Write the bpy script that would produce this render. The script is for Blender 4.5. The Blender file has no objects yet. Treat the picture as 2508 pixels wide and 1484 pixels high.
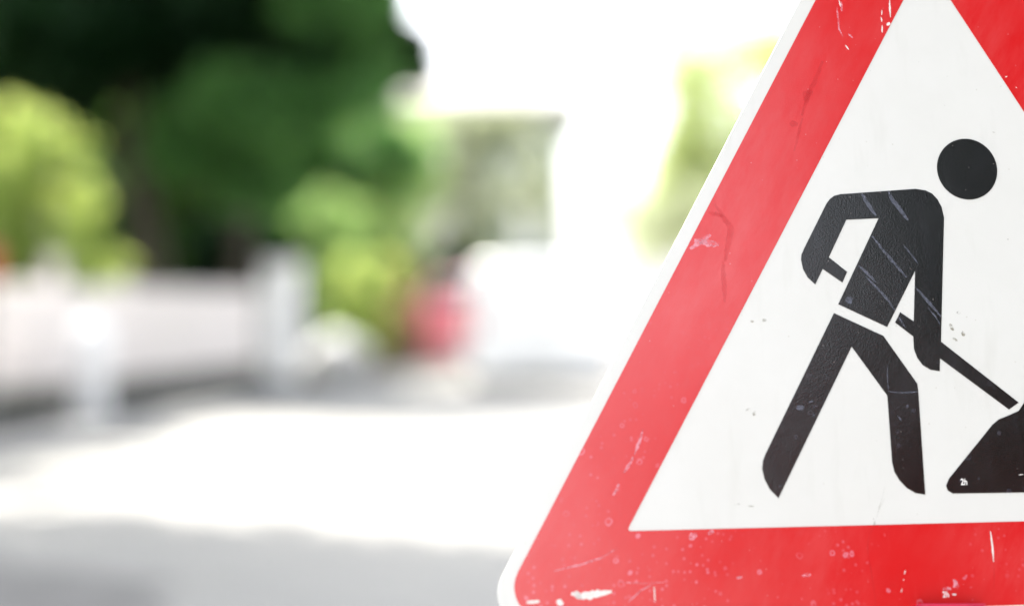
import bpy, bmesh, math, random
import numpy as np
from mathutils import Vector, Matrix, Quaternion

sc = bpy.context.scene
col = sc.collection

# ------------------------------------------------------------------ camera, sky, sun, exposure
CAM_H = 1.0
cam_d = bpy.data.cameras.new('camera')
cam = bpy.data.objects.new('camera', cam_d); col.objects.link(cam)
cam.location = (0, 0, CAM_H); cam.rotation_euler = (math.radians(90), 0, 0)
cam_d.sensor_width = 36; cam_d.lens = 50.0
cam_d.clip_start = 0.05; cam_d.clip_end = 2000
cam_d.dof.use_dof = True
cam_d.dof.focus_distance = 1.305
cam_d.dof.aperture_fstop = 1.03
cam_d.dof.aperture_blades = 0
sc.camera = cam

SUN_EL, SUN_AZ = math.radians(55), math.radians(-40)      # azimuth from +Y towards +X
SDIR = Vector((math.sin(SUN_AZ)*math.cos(SUN_EL), math.cos(SUN_AZ)*math.cos(SUN_EL), math.sin(SUN_EL)))
w = bpy.data.worlds.new('World'); sc.world = w; w.use_nodes = True
nt = w.node_tree; nt.nodes.clear()
sky = nt.nodes.new('ShaderNodeTexSky'); sky.sky_type = 'NISHITA'; sky.sun_disc = False
sky.sun_elevation = SUN_EL; sky.sun_rotation = SUN_AZ % (2*math.pi)
sky.air_density = 1.0; sky.dust_density = 3.0; sky.ozone_density = 1.0
bg = nt.nodes.new('ShaderNodeBackground'); bg.inputs['Strength'].default_value = 0.15
out = nt.nodes.new('ShaderNodeOutputWorld')
hs = nt.nodes.new('ShaderNodeHueSaturation'); hs.inputs['Saturation'].default_value = .27       # thin summer haze: a paler sky
nt.links.new(sky.outputs[0], hs.inputs['Color']); nt.links.new(hs.outputs[0], bg.inputs[0]); nt.links.new(bg.outputs[0], out.inputs[0])
sun_d = bpy.data.lights.new('sun', 'SUN'); sun_d.energy = 3.3; sun_d.angle = math.radians(0.5); sun_d.color = (1, .95, .86)
sun = bpy.data.objects.new('sun', sun_d); col.objects.link(sun)
sun.rotation_euler = (-SDIR).to_track_quat('-Z', 'Y').to_euler(); sun.location = (0, 0, 30)
sc.view_settings.view_transform = 'Standard'; sc.view_settings.look = 'None'
sc.view_settings.gamma = 1; sc.view_settings.use_curve_mapping = False
sc.view_settings.exposure = 2.27
sc.render.engine = 'CYCLES'
sc.cycles.use_denoising = True
sc.cycles.max_bounces = 8
sc.cycles.sample_clamp_indirect = 8

# ------------------------------------------------------------------ helpers
def at(u, v, Y):
    """point at distance Y seen at (u, v) of a 2508 px wide frame"""
    return Vector(((u-1254)/3483*Y, Y, CAM_H-(v-742)/3483*Y))

def tag(o, label=None, cat=None, group=None, kind=None):
    if label: o['label'] = label
    if cat: o['category'] = cat
    if group: o['group'] = group
    if kind: o['kind'] = kind
    return o

def empty(name, loc=(0, 0, 0)):
    o = bpy.data.objects.new(name, None); col.objects.link(o); o.location = loc
    o.empty_display_size = .1
    return o

def link(name, me, mat, parent=None, smooth=False):
    o = bpy.data.objects.new(name, me); col.objects.link(o)
    for m in (mat if isinstance(mat, (list, tuple)) else [mat]):
        me.materials.append(m)
    if smooth:
        for p in me.polygons: p.use_smooth = True
    if parent:
        o.parent = parent
        bpy.context.view_layer.update()
        o.matrix_parent_inverse = parent.matrix_world.inverted()
    return o

def bmobj(name, bm, mat, parent=None, smooth=False, local=False):
    bmesh.ops.recalc_face_normals(bm, faces=bm.faces)
    me = bpy.data.meshes.new(name); bm.to_mesh(me); bm.free()
    o = link(name, me, mat, None if local else parent, smooth)
    if local: o.parent = parent
    return o

def bx(bm, x0, x1, y0, y1, z0, z1, bev=0.0, M=None):
    vs = [bm.verts.new((x, y, z)) for z in (z0, z1) for y in (y0, y1) for x in (x0, x1)]
    fs = [bm.faces.new([vs[i] for i in f]) for f in
          ((0, 2, 3, 1), (4, 5, 7, 6), (0, 1, 5, 4), (2, 6, 7, 3), (0, 4, 6, 2), (1, 3, 7, 5))]
    if bev:
        r = bmesh.ops.bevel(bm, geom=list({e for f in fs for e in f.edges}), offset=bev, segments=3, affect='EDGES', profile=.5)
        vs = list({v for f in r['faces'] for v in f.verts} | {v for v in vs if v.is_valid})
    if M is not None:
        bmesh.ops.transform(bm, matrix=M, verts=vs)
    return vs

def prism(bm, pts, z0, z1, M=None):
    a = [bm.verts.new((p[0], p[1], z0)) for p in pts]; b = [bm.verts.new((p[0], p[1], z1)) for p in pts]
    n = len(pts)
    bm.faces.new(a[::-1]); bm.faces.new(b)
    for i in range(n):
        bm.faces.new((a[i], a[(i+1) % n], b[(i+1) % n], b[i]))
    if M is not None: bmesh.ops.transform(bm, matrix=M, verts=a+b)

def lathe(bm, prof, segs=24, loc=(0, 0, 0), jitter=None):
    rings = []
    for r, z in prof:
        rings.append([bm.verts.new((loc[0]+r*math.cos(2*math.pi*i/segs), loc[1]+r*math.sin(2*math.pi*i/segs), loc[2]+z)) for i in range(segs)])
    for a, b in zip(rings, rings[1:]):
        for i in range(segs):
            bm.faces.new((a[i], a[(i+1) % segs], b[(i+1) % segs], b[i]))
    bm.faces.new(rings[0][::-1]); bm.faces.new(rings[-1])

def tube(bm, pts, rads, segs=8):
    rings = []
    pts = [Vector(p) for p in pts]
    for i, p in enumerate(pts):
        d = (pts[min(i+1, len(pts)-1)]-pts[max(i-1, 0)]).normalized()
        q = d.to_track_quat('Z', 'Y')
        rings.append([bm.verts.new(p+q @ Vector((rads[i]*math.cos(2*math.pi*k/segs), rads[i]*math.sin(2*math.pi*k/segs), 0))) for k in range(segs)])
    for a, b in zip(rings, rings[1:]):
        for k in range(segs):
            bm.faces.new((a[k], a[(k+1) % segs], b[(k+1) % segs], b[k]))
    bm.faces.new(rings[0][::-1]); bm.faces.new(rings[-1])

class NT:
    def __init__(s, name):
        s.m = bpy.data.materials.new(name); s.m.use_nodes = True
        s.t = s.m.node_tree; s.t.nodes.clear()
        s.out = s.n('ShaderNodeOutputMaterial')
    def n(s, typ, **kw):
        nd = s.t.nodes.new(typ)
        for k, v in kw.items():
            if hasattr(nd, k) and k not in nd.inputs.keys(): setattr(nd, k, v)
            else: nd.inputs[k.replace('_', ' ')].default_value = v
        return nd
    def l(s, a, b): s.t.links.new(a, b)
    def coord(s, which='Object'): return s.n('ShaderNodeTexCoord').outputs[which]
    def noise(s, scale, detail=4, rough=.55, vec=None, stretch=None):
        v = vec or s.coord()
        if stretch:
            mp = s.n('ShaderNodeMapping'); mp.inputs['Scale'].default_value = stretch; s.l(v, mp.inputs[0]); v = mp.outputs[0]
        nd = s.n('ShaderNodeTexNoise'); nd.inputs['Scale'].default_value = scale
        nd.inputs['Detail'].default_value = detail; nd.inputs['Roughness'].default_value = rough
        s.l(v, nd.inputs['Vector']); return nd.outputs['Fac']
    def ramp(s, fac, stops):
        r = s.n('ShaderNodeValToRGB'); e = r.color_ramp.elements
        e[0].position, e[0].color = stops[0][0], (*stops[0][1], 1)
        e[1].position, e[1].color = stops[-1][0], (*stops[-1][1], 1)
        for p, c in stops[1:-1]:
            x = e.new(p); x.color = (*c, 1)
        s.l(fac, r.inputs[0]); return r.outputs[0]
    def rng(s, fac, a, b, c=0., d=1.):
        r = s.n('ShaderNodeMapRange'); s.l(fac, r.inputs[0])
        for i, x in enumerate((a, b, c, d)): r.inputs[i+1].default_value = x
        return r.outputs[0]
    def math(s, op, a, b=None):
        m = s.n('ShaderNodeMath', operation=op)
        for i, x in enumerate((a, b)):
            if x is None: continue
            if isinstance(x, (int, float)): m.inputs[i].default_value = x
            else: s.l(x, m.inputs[i])
        return m.outputs[0]
    def mix(s, fac, a, b):
        m = s.n('ShaderNodeMix', data_type='RGBA')
        for sock, x in ((m.inputs[0], fac), (m.inputs[6], a), (m.inputs[7], b)):
            if isinstance(x, (int, float)): sock.default_value = x
            elif isinstance(x, tuple): sock.default_value = (*x, 1)
            else: s.l(x, sock)
        return m.outputs[2]
    def bump(s, h, strength, dist):
        b = s.n('ShaderNodeBump'); b.inputs['Strength'].default_value = strength; b.inputs['Distance'].default_value = dist
        s.l(h, b.inputs['Height']); return b.outputs[0]
    def bsdf(s, color, rough=.6, normal=None, spec=.5, metal=0., alpha=None, coat=0., coat_rough=.1):
        p = s.n('ShaderNodeBsdfPrincipled')
        for nm, x in (('Base Color', color), ('Roughness', rough), ('Alpha', alpha)):
            if x is None: continue
            if isinstance(x, tuple): p.inputs[nm].default_value = (*x, 1)
            elif isinstance(x, (int, float)): p.inputs[nm].default_value = x
            else: s.l(x, p.inputs[nm])
        p.inputs['Specular IOR Level'].default_value = spec; p.inputs['Metallic'].default_value = metal
        p.inputs['Coat Weight'].default_value = coat; p.inputs['Coat Roughness'].default_value = coat_rough
        if normal is not None: s.l(normal, p.inputs['Normal'])
        s.l(p.outputs[0], s.out.inputs[0]); return s.m

def plain(name, c, rough=.6, var=.12, scale=6, spec=.5, metal=0., coat=0., bump=.0):
    t = NT(name); f = t.noise(scale)
    lo = tuple(x*(1-var) for x in c); hi = tuple(min(1, x*(1+var)) for x in c)
    cc = t.ramp(f, [(.3, lo), (.7, hi)])
    nrm = t.bump(t.noise(scale*12), bump, .01) if bump else None
    return t.bsdf(cc, rough, nrm, spec, metal, coat=coat)

def leaf_mat(name, c1, c2, trans=.4, tcol=None):
    t = NT(name)
    g = t.n('ShaderNodeNewGeometry')
    cc = t.ramp(g.outputs['Random Per Island'], [(0., c1), (1., c2)])
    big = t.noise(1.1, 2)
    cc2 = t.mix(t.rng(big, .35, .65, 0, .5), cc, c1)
    d = t.n('ShaderNodeBsdfPrincipled'); t.l(cc2, d.inputs['Base Color']); d.inputs['Roughness'].default_value = .55
    d.inputs['Specular IOR Level'].default_value = .12
    tr = t.n('ShaderNodeBsdfTranslucent')
    if tcol is None: tcol = tuple(min(1, x*k) for x, k in zip(c2, (1.7, 1.6, .8)))
    t.l(t.mix(.7, cc2, tcol), tr.inputs[0])
    mx = t.n('ShaderNodeMixShader'); mx.inputs[0].default_value = trans
    t.l(d.outputs[0], mx.inputs[1]); t.l(tr.outputs[0], mx.inputs[2]); t.l(mx.outputs[0], t.out.inputs[0])
    return t.m

def leaf_mesh(name, blobs, size, seed):
    """blobs: (cx, cy, cz, rx, ry, rz, count): folded leaf-shaped faces through each clump's volume"""
    R = np.random.default_rng(seed)
    P = []; S = []
    for cx, cy, cz, rx, ry, rz, n in blobs:
        # sub-clumps make the outline uneven
        k = max(9, n//90)
        cd = R.normal(size=(k, 3)); cd /= np.linalg.norm(cd, axis=1)[:, None]
        cr = R.uniform(.25, .95, k)[:, None]**.6
        cc = cd*cr
        idx = R.integers(0, k, n)
        d = R.normal(size=(n, 3)); d /= np.linalg.norm(d, axis=1)[:, None]
        q = cc[idx]*.85 + d*(R.uniform(0, 1, n)[:, None]**.5)*.38
        P.append(q*np.array([rx, ry, rz])+np.array([cx, cy, cz]))
        S.append(R.uniform(.7, 1.35, n)*size)
    P = np.concatenate(P); S = np.concatenate(S); n = len(P)
    a = R.normal(size=(n, 3)); a[:, 2] *= .6; a /= np.linalg.norm(a, axis=1)[:, None]
    b = np.cross(a, R.normal(size=(n, 3))); b /= np.linalg.norm(b, axis=1)[:, None]
    c = np.cross(a, b)
    a = a*S[:, None]; b = b*S[:, None]*.42; c = c*S[:, None]*.12
    V = np.stack([P-a, P+b+c-a*.1, P+a, P-b+c-a*.1], 1).reshape(-1, 3)
    me = bpy.data.meshes.new(name)
    me.vertices.add(4*n); me.vertices.foreach_set('co', V.ravel().astype(np.float32))
    me.loops.add(6*n); me.polygons.add(2*n)
    i = np.arange(n)[:, None]*4
    li = (i+np.array([[0, 1, 2, 0, 2, 3]])).ravel()
    me.loops.foreach_set('vertex_index', li.astype(np.int32))
    me.polygons.foreach_set('loop_start', np.arange(0, 6*n, 3, dtype=np.int32))
    me.update(calc_edges=True); me.validate()
    return me

def tree(name, label, cat, base, trunk_pts, r0, blobs, leaf, bark, size, seed, group=None, part='trunk', outer=None):
    root = empty(name, base); tag(root, label, cat, group)
    bm = bmesh.new()
    n = len(trunk_pts)
    tube(bm, trunk_pts, [r0*(1-.55*i/max(1, n-1)) for i in range(n)], 10)
    top = Vector(trunk_pts[-1]); rnd = random.Random(seed)
    for b in blobs:
        c = Vector(b[:3]); m = top.lerp(c, .5)+Vector((rnd.uniform(-.15, .15), rnd.uniform(-.15, .15), rnd.uniform(0, .2)))*max(b[3:6])
        s = Vector(trunk_pts[max(0, n-2)]).lerp(top, rnd.uniform(.4, .95))
        tube(bm, [s, m, c], [r0*.4, r0*.26, r0*.08], 6)
        for _ in range(3):
            e = c+Vector((rnd.uniform(-1, 1)*b[3], rnd.uniform(-1, 1)*b[4], rnd.uniform(-.6, 1)*b[5]))*.75
            tube(bm, [m.lerp(c, .6), m.lerp(e, .7), e], [r0*.14, r0*.09, r0*.03], 5)
    bmobj(part, bm, bark, root, True)
    link('crown' if part == 'trunk' else 'foliage', leaf_mesh('crown', blobs, size, seed), leaf, root)
    if outer: link('outer_foliage', leaf_mesh('outer_foliage', outer[0], size*.9, seed+500), outer[1], root)
    return root

# ------------------------------------------------------------------ materials
def sheet_mat(name, base, fade, kind):
    """plastic sign sheeting: orange-peel film, faint grime, dried water spots"""
    t = NT(name); v = t.coord()
    sep = t.n('ShaderNodeSeparateXYZ'); t.l(v, sep.inputs[0])
    n1 = t.noise(9, 5, .6); n2 = t.noise(60, 4, .6)
    c = t.mix(t.rng(n1, .35, .72, 0, .8), base, fade)
    c = t.mix(t.rng(n2, .55, .8, 0, .25), c, fade)
    if kind != 'white':
        # dried rain spots: little rings, mostly low on the sign
        vo = t.n('ShaderNodeTexVoronoi'); vo.inputs['Scale'].default_value = 95; vo.inputs['Randomness'].default_value = 1
        dn = t.n('ShaderNodeTexNoise'); dn.inputs['Scale'].default_value = 130; t.l(v, dn.inputs['Vector'])
        dv = t.n('ShaderNodeVectorMath', operation='MULTIPLY_ADD'); t.l(dn.outputs['Color'], dv.inputs[0]); dv.inputs[1].default_value = (.0045, .0045, 0); t.l(v, dv.inputs[2])
        t.l(dv.outputs[0], vo.inputs['Vector'])
        d = vo.outputs['Distance']
        cs = t.n('ShaderNodeSeparateColor'); t.l(vo.outputs['Color'], cs.inputs[0])
        rad = t.rng(cs.outputs[0], 0, 1, .1, .3)
        ring = t.rng(t.math('ABSOLUTE', t.math('SUBTRACT', d, rad)), .02, .09, 1, 0)
        dot = t.rng(d, .05, .16, .8, 0)
        which = t.math('GREATER_THAN', cs.outputs[1], .42)
        spot = t.math('ADD', t.math('MULTIPLY', ring, t.math('SUBTRACT', 1, which)), t.math('MULTIPLY', dot, which))
        spot = t.math('MULTIPLY', spot, t.math('GREATER_THAN', cs.outputs[2], .22))
        low = t.rng(sep.outputs[1], .02, -.14, 0, 1)
        clus = t.rng(t.noise(14, 3), .40, .58, 0, 1)
        m = t.math('MULTIPLY', t.math('MULTIPLY', spot, low), clus)
        vo2 = t.n('ShaderNodeTexVoronoi'); vo2.inputs['Scale'].default_value = 190; t.l(v, vo2.inputs['Vector'])
        c2 = t.n('ShaderNodeSeparateColor'); t.l(vo2.outputs['Color'], c2.inputs[0])
        s2 = t.math('MULTIPLY', t.rng(vo2.outputs['Distance'], .12, .36, 1, 0), t.math('GREATER_THAN', c2.outputs[0], .62))
        m2 = t.math('MULTIPLY', t.math('MULTIPLY', s2, t.rng(sep.outputs[1], .02, -.14, 0, 1)), t.rng(t.noise(11, 3), .48, .64, 0, 1))
        m = t.math('MAXIMUM', m, t.math('MULTIPLY', m2, .8))
        # smear haze streaks
        st = t.rng(t.noise(16, 4, .6, stretch=(3.2, .45, 1)), .55, .8, 0, .22)
        dust = (.62, .27, .36) if kind == 'red' else (.085, .085, .115)
        ro = t.n('ShaderNodeMapping'); ro.inputs['Rotation'].default_value = (0, 0, math.radians(-62)); t.l(v, ro.inputs[0])
        film = t.math('MULTIPLY', t.rng(t.noise(15, 7, .68, vec=ro.outputs[0], stretch=(.45, 1.5, 1)), .42, .72, 0, 1), t.rng(t.noise(5, 2), .38, .6, .15, 1))
        c = t.mix(t.math('MULTIPLY', m, .5), c, dust)
        c = t.mix(t.math('MULTIPLY', st, .6 if kind == 'red' else .35), c, dust if kind != 'red' else (.62, .10, .11))
        c = t.mix(t.math('MULTIPLY', film, .17 if kind == 'red' else .05), c, (.64, .22, .22) if kind == 'red' else dust)
        fleck = t.n('ShaderNodeTexVoronoi'); fleck.inputs['Scale'].default_value = 210; t.l(v, fleck.inputs['Vector'])
        fs = t.n('ShaderNodeSeparateColor'); t.l(fleck.outputs['Color'], fs.inputs[0])
        fm = t.math('MULTIPLY', t.rng(fleck.outputs['Distance'], .04, .14, 1, 0), t.math('GREATER_THAN', fs.outputs[0], .93))
        c = t.mix(t.math('MULTIPLY', fm, .6), c, (.5, .32, .34) if kind == 'red' else (.3, .26, .24))
    else:
        fleck = t.n('ShaderNodeTexVoronoi'); fleck.inputs['Scale'].default_value = 120; t.l(v, fleck.inputs['Vector'])
        fs = t.n('ShaderNodeSeparateColor'); t.l(fleck.outputs['Color'], fs.inputs[0])
        fm = t.math('MULTIPLY', t.rng(fleck.outputs['Distance'], .02, .11, 1, 0), t.math('GREATER_THAN', fs.outputs[0], .89))
        c = t.mix(t.math('MULTIPLY', fm, .5), c, (.30, .28, .22))
        ln = t.rng(t.noise(42, 3, .6, stretch=(1, .22, 1)), .56, .74, 0, .16)
        c = t.mix(ln, c, (.42, .42, .38))
    peel = t.n('ShaderNodeTexNoise'); peel.inputs['Scale'].default_value = 760; peel.inputs['Detail'].default_value = 3
    t.l(v, peel.inputs['Vector'])
    wav = t.noise(22, 2)
    h = t.math('ADD', peel.outputs['Fac'], t.math('MULTIPLY', wav, 1.6))
    r = t.rng(t.noise(7, 4, .6), .3, .7, .12, .24)
    return t.bsdf(c, r, t.bump(h, (.09 if kind == 'red' else .17), .0007), .5 if kind == 'white' else .8)

M = {}
M['white_sheet'] = sheet_mat('white_sheeting', (.60, .60, .585), (.57, .57, .55), 'white')
M['red_sheet'] = sheet_mat('red_sheeting', (.51, .008, .010), (.53, .018, .021), 'red')
M['black_sheet'] = sheet_mat('black_sheeting', (.005, .005, .0055), (.008, .008, .008), 'black')
M['rim'] = plain('white_plastic_edge', (.78, .78, .77), .4, .04)
M['chip'] = plain('bare_white_plastic', (.66, .62, .60), .6, .18, 300)
M['letter'] = plain('white_print', (.82, .80, .78), .5, .04, 90)
M['clamp'] = plain('red_plastic', (.50, .012, .06), .38, .12, 40, bump=.2)
M['steel'] = plain('galvanised_steel', (.42, .43, .44), .45, .15, 20, metal=.8)
M['rubber'] = plain('black_rubber', (.03, .03, .03), .85, .25, 20, bump=.4)

def veil_mat(name, c, amax, scale=170, lo=.32, hi=.6):
    t = NT(name)
    a = t.rng(t.noise(scale, 4, .65), lo, hi, 0, amax)
    return t.bsdf(c, .6, alpha=a)
M['pinkscuff'] = veil_mat('pale_scuff', (.80, .36, .44), .62)
M['greyscuff'] = veil_mat('grey_blue_scuff', (.27, .29, .39), .40, 300, .3, .7)
M['darkmark'] = veil_mat('dark_red_rub', (.50, .004, .010), .27, 130, .15, .8)
M['grime'] = veil_mat('brown_grime', (.22, .19, .11), .6, 260, .38, .62)

def asphalt():
    t = NT('worn_pale_asphalt'); v = t.coord()
    big = t.noise(.35, 4, .6); mid = t.noise(3.2, 5); fine = t.noise(160, 3, .7)
    c = t.ramp(big, [(.3, (.305, .298, .28)), (.7, (.375, .365, .34))])
    c = t.mix(t.rng(mid, .4, .75, 0, .35), c, (.21, .21, .215))
    c = t.mix(t.rng(fine, .35, .7, .35, 0), c, (.12, .12, .125))
    c = t.mix(t.rng(t.noise(1.1, 7, .72), .56, .70, 0, .4), c, (.17, .165, .155))
    return t.bsdf(c, .85, t.bump(fine, .35, .006), .15)
M['asphalt'] = asphalt()

def paving():
    t = NT('concrete_paving'); v = t.coord()
    b = t.n('ShaderNodeTexBrick'); b.inputs['Scale'].default_value = 1; b.inputs['Brick Width'].default_value = .4; b.inputs['Row Height'].default_value = .4
    b.inputs['Mortar Size'].default_value = .008
    b.inputs['Color1'].default_value = (.075, .075, .08, 1); b.inputs['Color2'].default_value = (.06, .062, .068, 1); b.inputs['Mortar'].default_value = (.10, .10, .095, 1)
    t.l(v, b.inputs['Vector'])
    c = t.mix(t.rng(t.noise(2.5, 5), .45, .7, 0, .5), b.outputs['Color'], (.10, .10, .10))
    return t.bsdf(c, .85, t.bump(t.noise(60, 3), .3, .005), .04)
M['paving'] = paving()
M['shade_patch'] = plain('dark_painted_shade', (.15, .145, .14), .9, .25, 4, bump=.4)
M['kerb'] = plain('kerb_stone', (.36, .36, .355), .8, .18, 3, bump=.3)
M['soil'] = plain('garden_soil', (.07, .06, .035), .95, .4, 4, spec=.05, bump=.6)
M['fence_paint'] = plain('old_white_fence_paint', (.79, .735, .71), .6, .06, 2.5)
M['plinth'] = plain('mossy_plinth_stone', (.10, .105, .09), .9, .35, 3.5, spec=.05, bump=.5)
M['pillar'] = plain('white_lime_render', (.86, .85, .84), .8, .02, 5, bump=.3)
M['capstone'] = plain('weathered_cap_concrete', (.42, .42, .40), .85, .2, 6, bump=.3)
M['bollard'] = plain('white_bollard_paint', (.86, .86, .87), .5, .05, 8)
M['boulder'] = plain('pale_limestone', (.66, .66, .67), .8, .08, 4, bump=.5)
M['bark'] = plain('dark_bark', (.055, .042, .032), .95, .4, 9, bump=.8)
M['house_wall'] = plain('cream_house_render', (.40, .43, .36), .85, .05, 1.5, bump=.2)
M['white_wall'] = plain('white_wall_render', (.80, .80, .79), .8, .03, 2, bump=.2)
M['roof'] = plain('grey_beige_roof_tiles', (.30, .29, .26), .7, .15, 3, bump=.3)
M['frame'] = plain('white_window_frame', (.80, .80, .79), .45, .03)
M['blind'] = plain('white_window_blind', (.80, .80, .78), .6, .03)
M['shutter'] = plain('grey_green_shutter', (.10, .14, .12), .55, .1)
M['glass'] = plain('window_glass', (.05, .07, .075), .06, .1, 2)
M['car_red'] = plain('red_car_paint', (.86, .24, .29), .35, .04, coat=.8)
M['car_white'] = plain('white_van_paint', (.88, .88, .88), .3, .01, coat=.6)
M['car_glass'] = plain('tinted_car_glass', (.02, .05, .055), .12, .1, spec=.2)
M['tyre'] = plain('tyre_rubber', (.025, .025, .025), .85, .2, 10)
M['hub'] = plain('wheel_alloy', (.5, .5, .51), .35, .1, metal=.9)
M['tail'] = plain('tail_lamp_plastic', (.45, .02, .02), .2, .1)
M['bumper'] = plain('grey_bumper_plastic', (.30, .30, .31), .5, .1)
M['plate'] = plain('number_plate_white', (.75, .75, .73), .4, .03)
M['red_paint'] = plain('red_painted_metal', (.55, .03, .03), .4, .08)

def brick_mat():
    t = NT('red_brick'); v = t.coord()
    mp = t.n('ShaderNodeMapping'); mp.inputs['Rotation'].default_value = (math.pi/2, 0, 0); t.l(v, mp.inputs[0])
    b = t.n('ShaderNodeTexBrick'); b.inputs['Scale'].default_value = 1; b.inputs['Brick Width'].default_value = .24; b.inputs['Row Height'].default_value = .083
    b.inputs['Mortar Size'].default_value = .01
    b.inputs['Color1'].default_value = (.36, .10, .07, 1); b.inputs['Color2'].default_value = (.26, .07, .05, 1); b.inputs['Mortar'].default_value = (.35, .33, .3, 1)
    t.l(mp.outputs[0], b.inputs['Vector'])
    return t.bsdf(b.outputs['Color'], .85)
M['brick'] = brick_mat()

L = {}
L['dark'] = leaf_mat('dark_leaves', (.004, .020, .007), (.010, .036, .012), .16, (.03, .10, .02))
L['mid'] = leaf_mat('mid_green_leaves', (.05, .13, .035), (.09, .19, .045), .36)
L['bright'] = leaf_mat('yellow_green_leaves', (.26, .40, .11), (.38, .50, .18), .52, (.72, .78, .22))
L['fresh'] = leaf_mat('fresh_green_leaves', (.27, .46, .17), (.38, .54, .21), .48, (.55, .70, .26))
L['pale'] = leaf_mat('washed_pale_green_leaves', (.36, .40, .27), (.5, .53, .38), .45, (.6, .64, .42))  # overexposed paleness put into the leaf colour
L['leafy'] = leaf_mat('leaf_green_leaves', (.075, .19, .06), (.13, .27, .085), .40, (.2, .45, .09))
L['lime'] = leaf_mat('pale_lime_leaves', (.46, .54, .23), (.60, .66, .33), .55, (.80, .86, .44))
L['brown'] = leaf_mat('dry_brown_leaves', (.22, .15, .11), (.34, .24, .18), .3)

# ------------------------------------------------------------------ ground, path
def plane(name, pts, z, mat, kind='structure', thick=None):
    bm = bmesh.new()
    if thick is None:
        bm.faces.new([bm.verts.new((p[0], p[1], z)) for p in pts])
    else:
        prism(bm, pts, z, z+thick)
    return tag(bmobj(name, bm, mat), kind=kind)

plane('road', [(-600, -600), (600, -600), (600, 900), (-600, 900)], 0, M['asphalt'])
FD = Vector((.2223, .975, 0)); FN = Vector((.975, -.2223, 0)); F0 = Vector((-3.96, 11, 0))
def fp(s, o, z=0): 
    p = F0+FD*s+FN*o; return (p.x, p.y, z)
plane('added_dark_ground', [(1.6, -60), (60, -60), (60, -2.2), (1.6, -2.2)], .001, M['soil'], thick=.08)  # unseen dark ground added behind the camera to cut glare on the sign
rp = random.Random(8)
plane('painted_shade_patch', [(-2.7+1.75*math.cos(a)*(1+.12*rp.uniform(-1, 1)), 4.45+1.1*math.sin(a)*(1+.12*rp.uniform(-1, 1))) for a in [i*math.pi/14 for i in range(28)]], .004, M['shade_patch'])  # foreground tree shade painted as a darker patch on the road
plane('footpath', [fp(-14, .0), fp(-14, 1.05), fp(14, 1.05), fp(14, .0)], .001, M['paving'], thick=.099)
plane('kerb', [fp(-14, 1.052), fp(-14, 1.18), fp(14, 1.18), fp(14, 1.052)], .001, M['kerb'], thick=.109)
plane('garden_ground', [fp(-14, -30), fp(-14, -.002), fp(24, -.002), fp(24, -30)], .001, M['soil'], thick=.12)

# ------------------------------------------------------------------ the road works sign
G = Vector((.39768, 1.29023, -.02219+CAM_H))
SX = Vector((.99647, .0832, .01109)); SY = Vector((-.02373, .1525, .98802)); SN = SX.cross(SY).normalized()
SM = Matrix(((SX.x, SY.x, SN.x, G.x), (SX.y, SY.y, SN.y, G.y), (SX.z, SY.z, SN.z, G.z), (0, 0, 0, 1)))
sign = empty('roadworks_sign', G); sign.matrix_world = SM; bpy.context.view_layer.update()
tag(sign, 'red and white triangular roadworks warning sign with scratched black worker digging symbol', 'road sign')
mm = .001
def rounded(verts, r, n=10):
    out = []; k = len(verts)
    for i in range(k):
        p = Vector(verts[i]); a = (Vector(verts[i-1])-p).normalized(); b = (Vector(verts[(i+1) % k])-p).normalized()
        th = a.angle(b); bis = (a+b).normalized()
        c = p+bis*(r/math.sin(th/2)); t = r/math.tan(th/2)
        s = p+a*t-c; e = p+b*t-c
        a0 = math.atan2(s.y, s.x); a1 = math.atan2(e.y, e.x)
        d = (a1-a0+math.pi) % (2*math.pi)-math.pi
        out += [(c.x+r*math.cos(a0+d*j/n), c.y+r*math.sin(a0+d*j/n)) for j in range(n+1)]
    return [(x*mm, y*mm) for x, y in out]
INNER = [(0, 349.9), (-303, -174.9), (303, -174.9)]
RED = [(-2.8, 494.6), (-421.7, -247.6), (425.7, -247.6)]
WHITE = [(-4, 520.6), (-438.6, -257), (445, -257)]
bm = bmesh.new(); prism(bm, rounded(WHITE, 31), -.005, -.001)
prism(bm, rounded([(x*.999, y*.999) for x, y in WHITE], 31), -.0009, 0)
panel = bmobj('panel', bm, M['white_sheet'], sign, local=True)
def ring(name, outer, inner, z0, z1, mat):
    from mathutils.geometry import tessellate_polygon
    bm = bmesh.new(); allp = outer+inner
    va = [bm.verts.new((p[0], p[1], z1)) for p in allp]; vb = [bm.verts.new((p[0], p[1], z0)) for p in allp]
    for t in tessellate_polygon([[Vector((*p, 0)) for p in outer], [Vector((*p, 0)) for p in inner]]):
        try: bm.faces.new([va[i] for i in t]); bm.faces.new([vb[i] for i in t][::-1])
        except ValueError: pass
    n = len(outer)
    for off, m in ((0, n), (n, len(inner))):
        for i in range(m):
            j = (i+1) % m
            bm.faces.new((va[off+i], va[off+j], vb[off+j], vb[off+i]))
    return bmobj(name, bm, mat, sign, local=True)
border = ring('red_border', rounded(RED, 27), rounded(INNER, 2, 4), .0001, .0004, M['red_sheet'])
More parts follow.
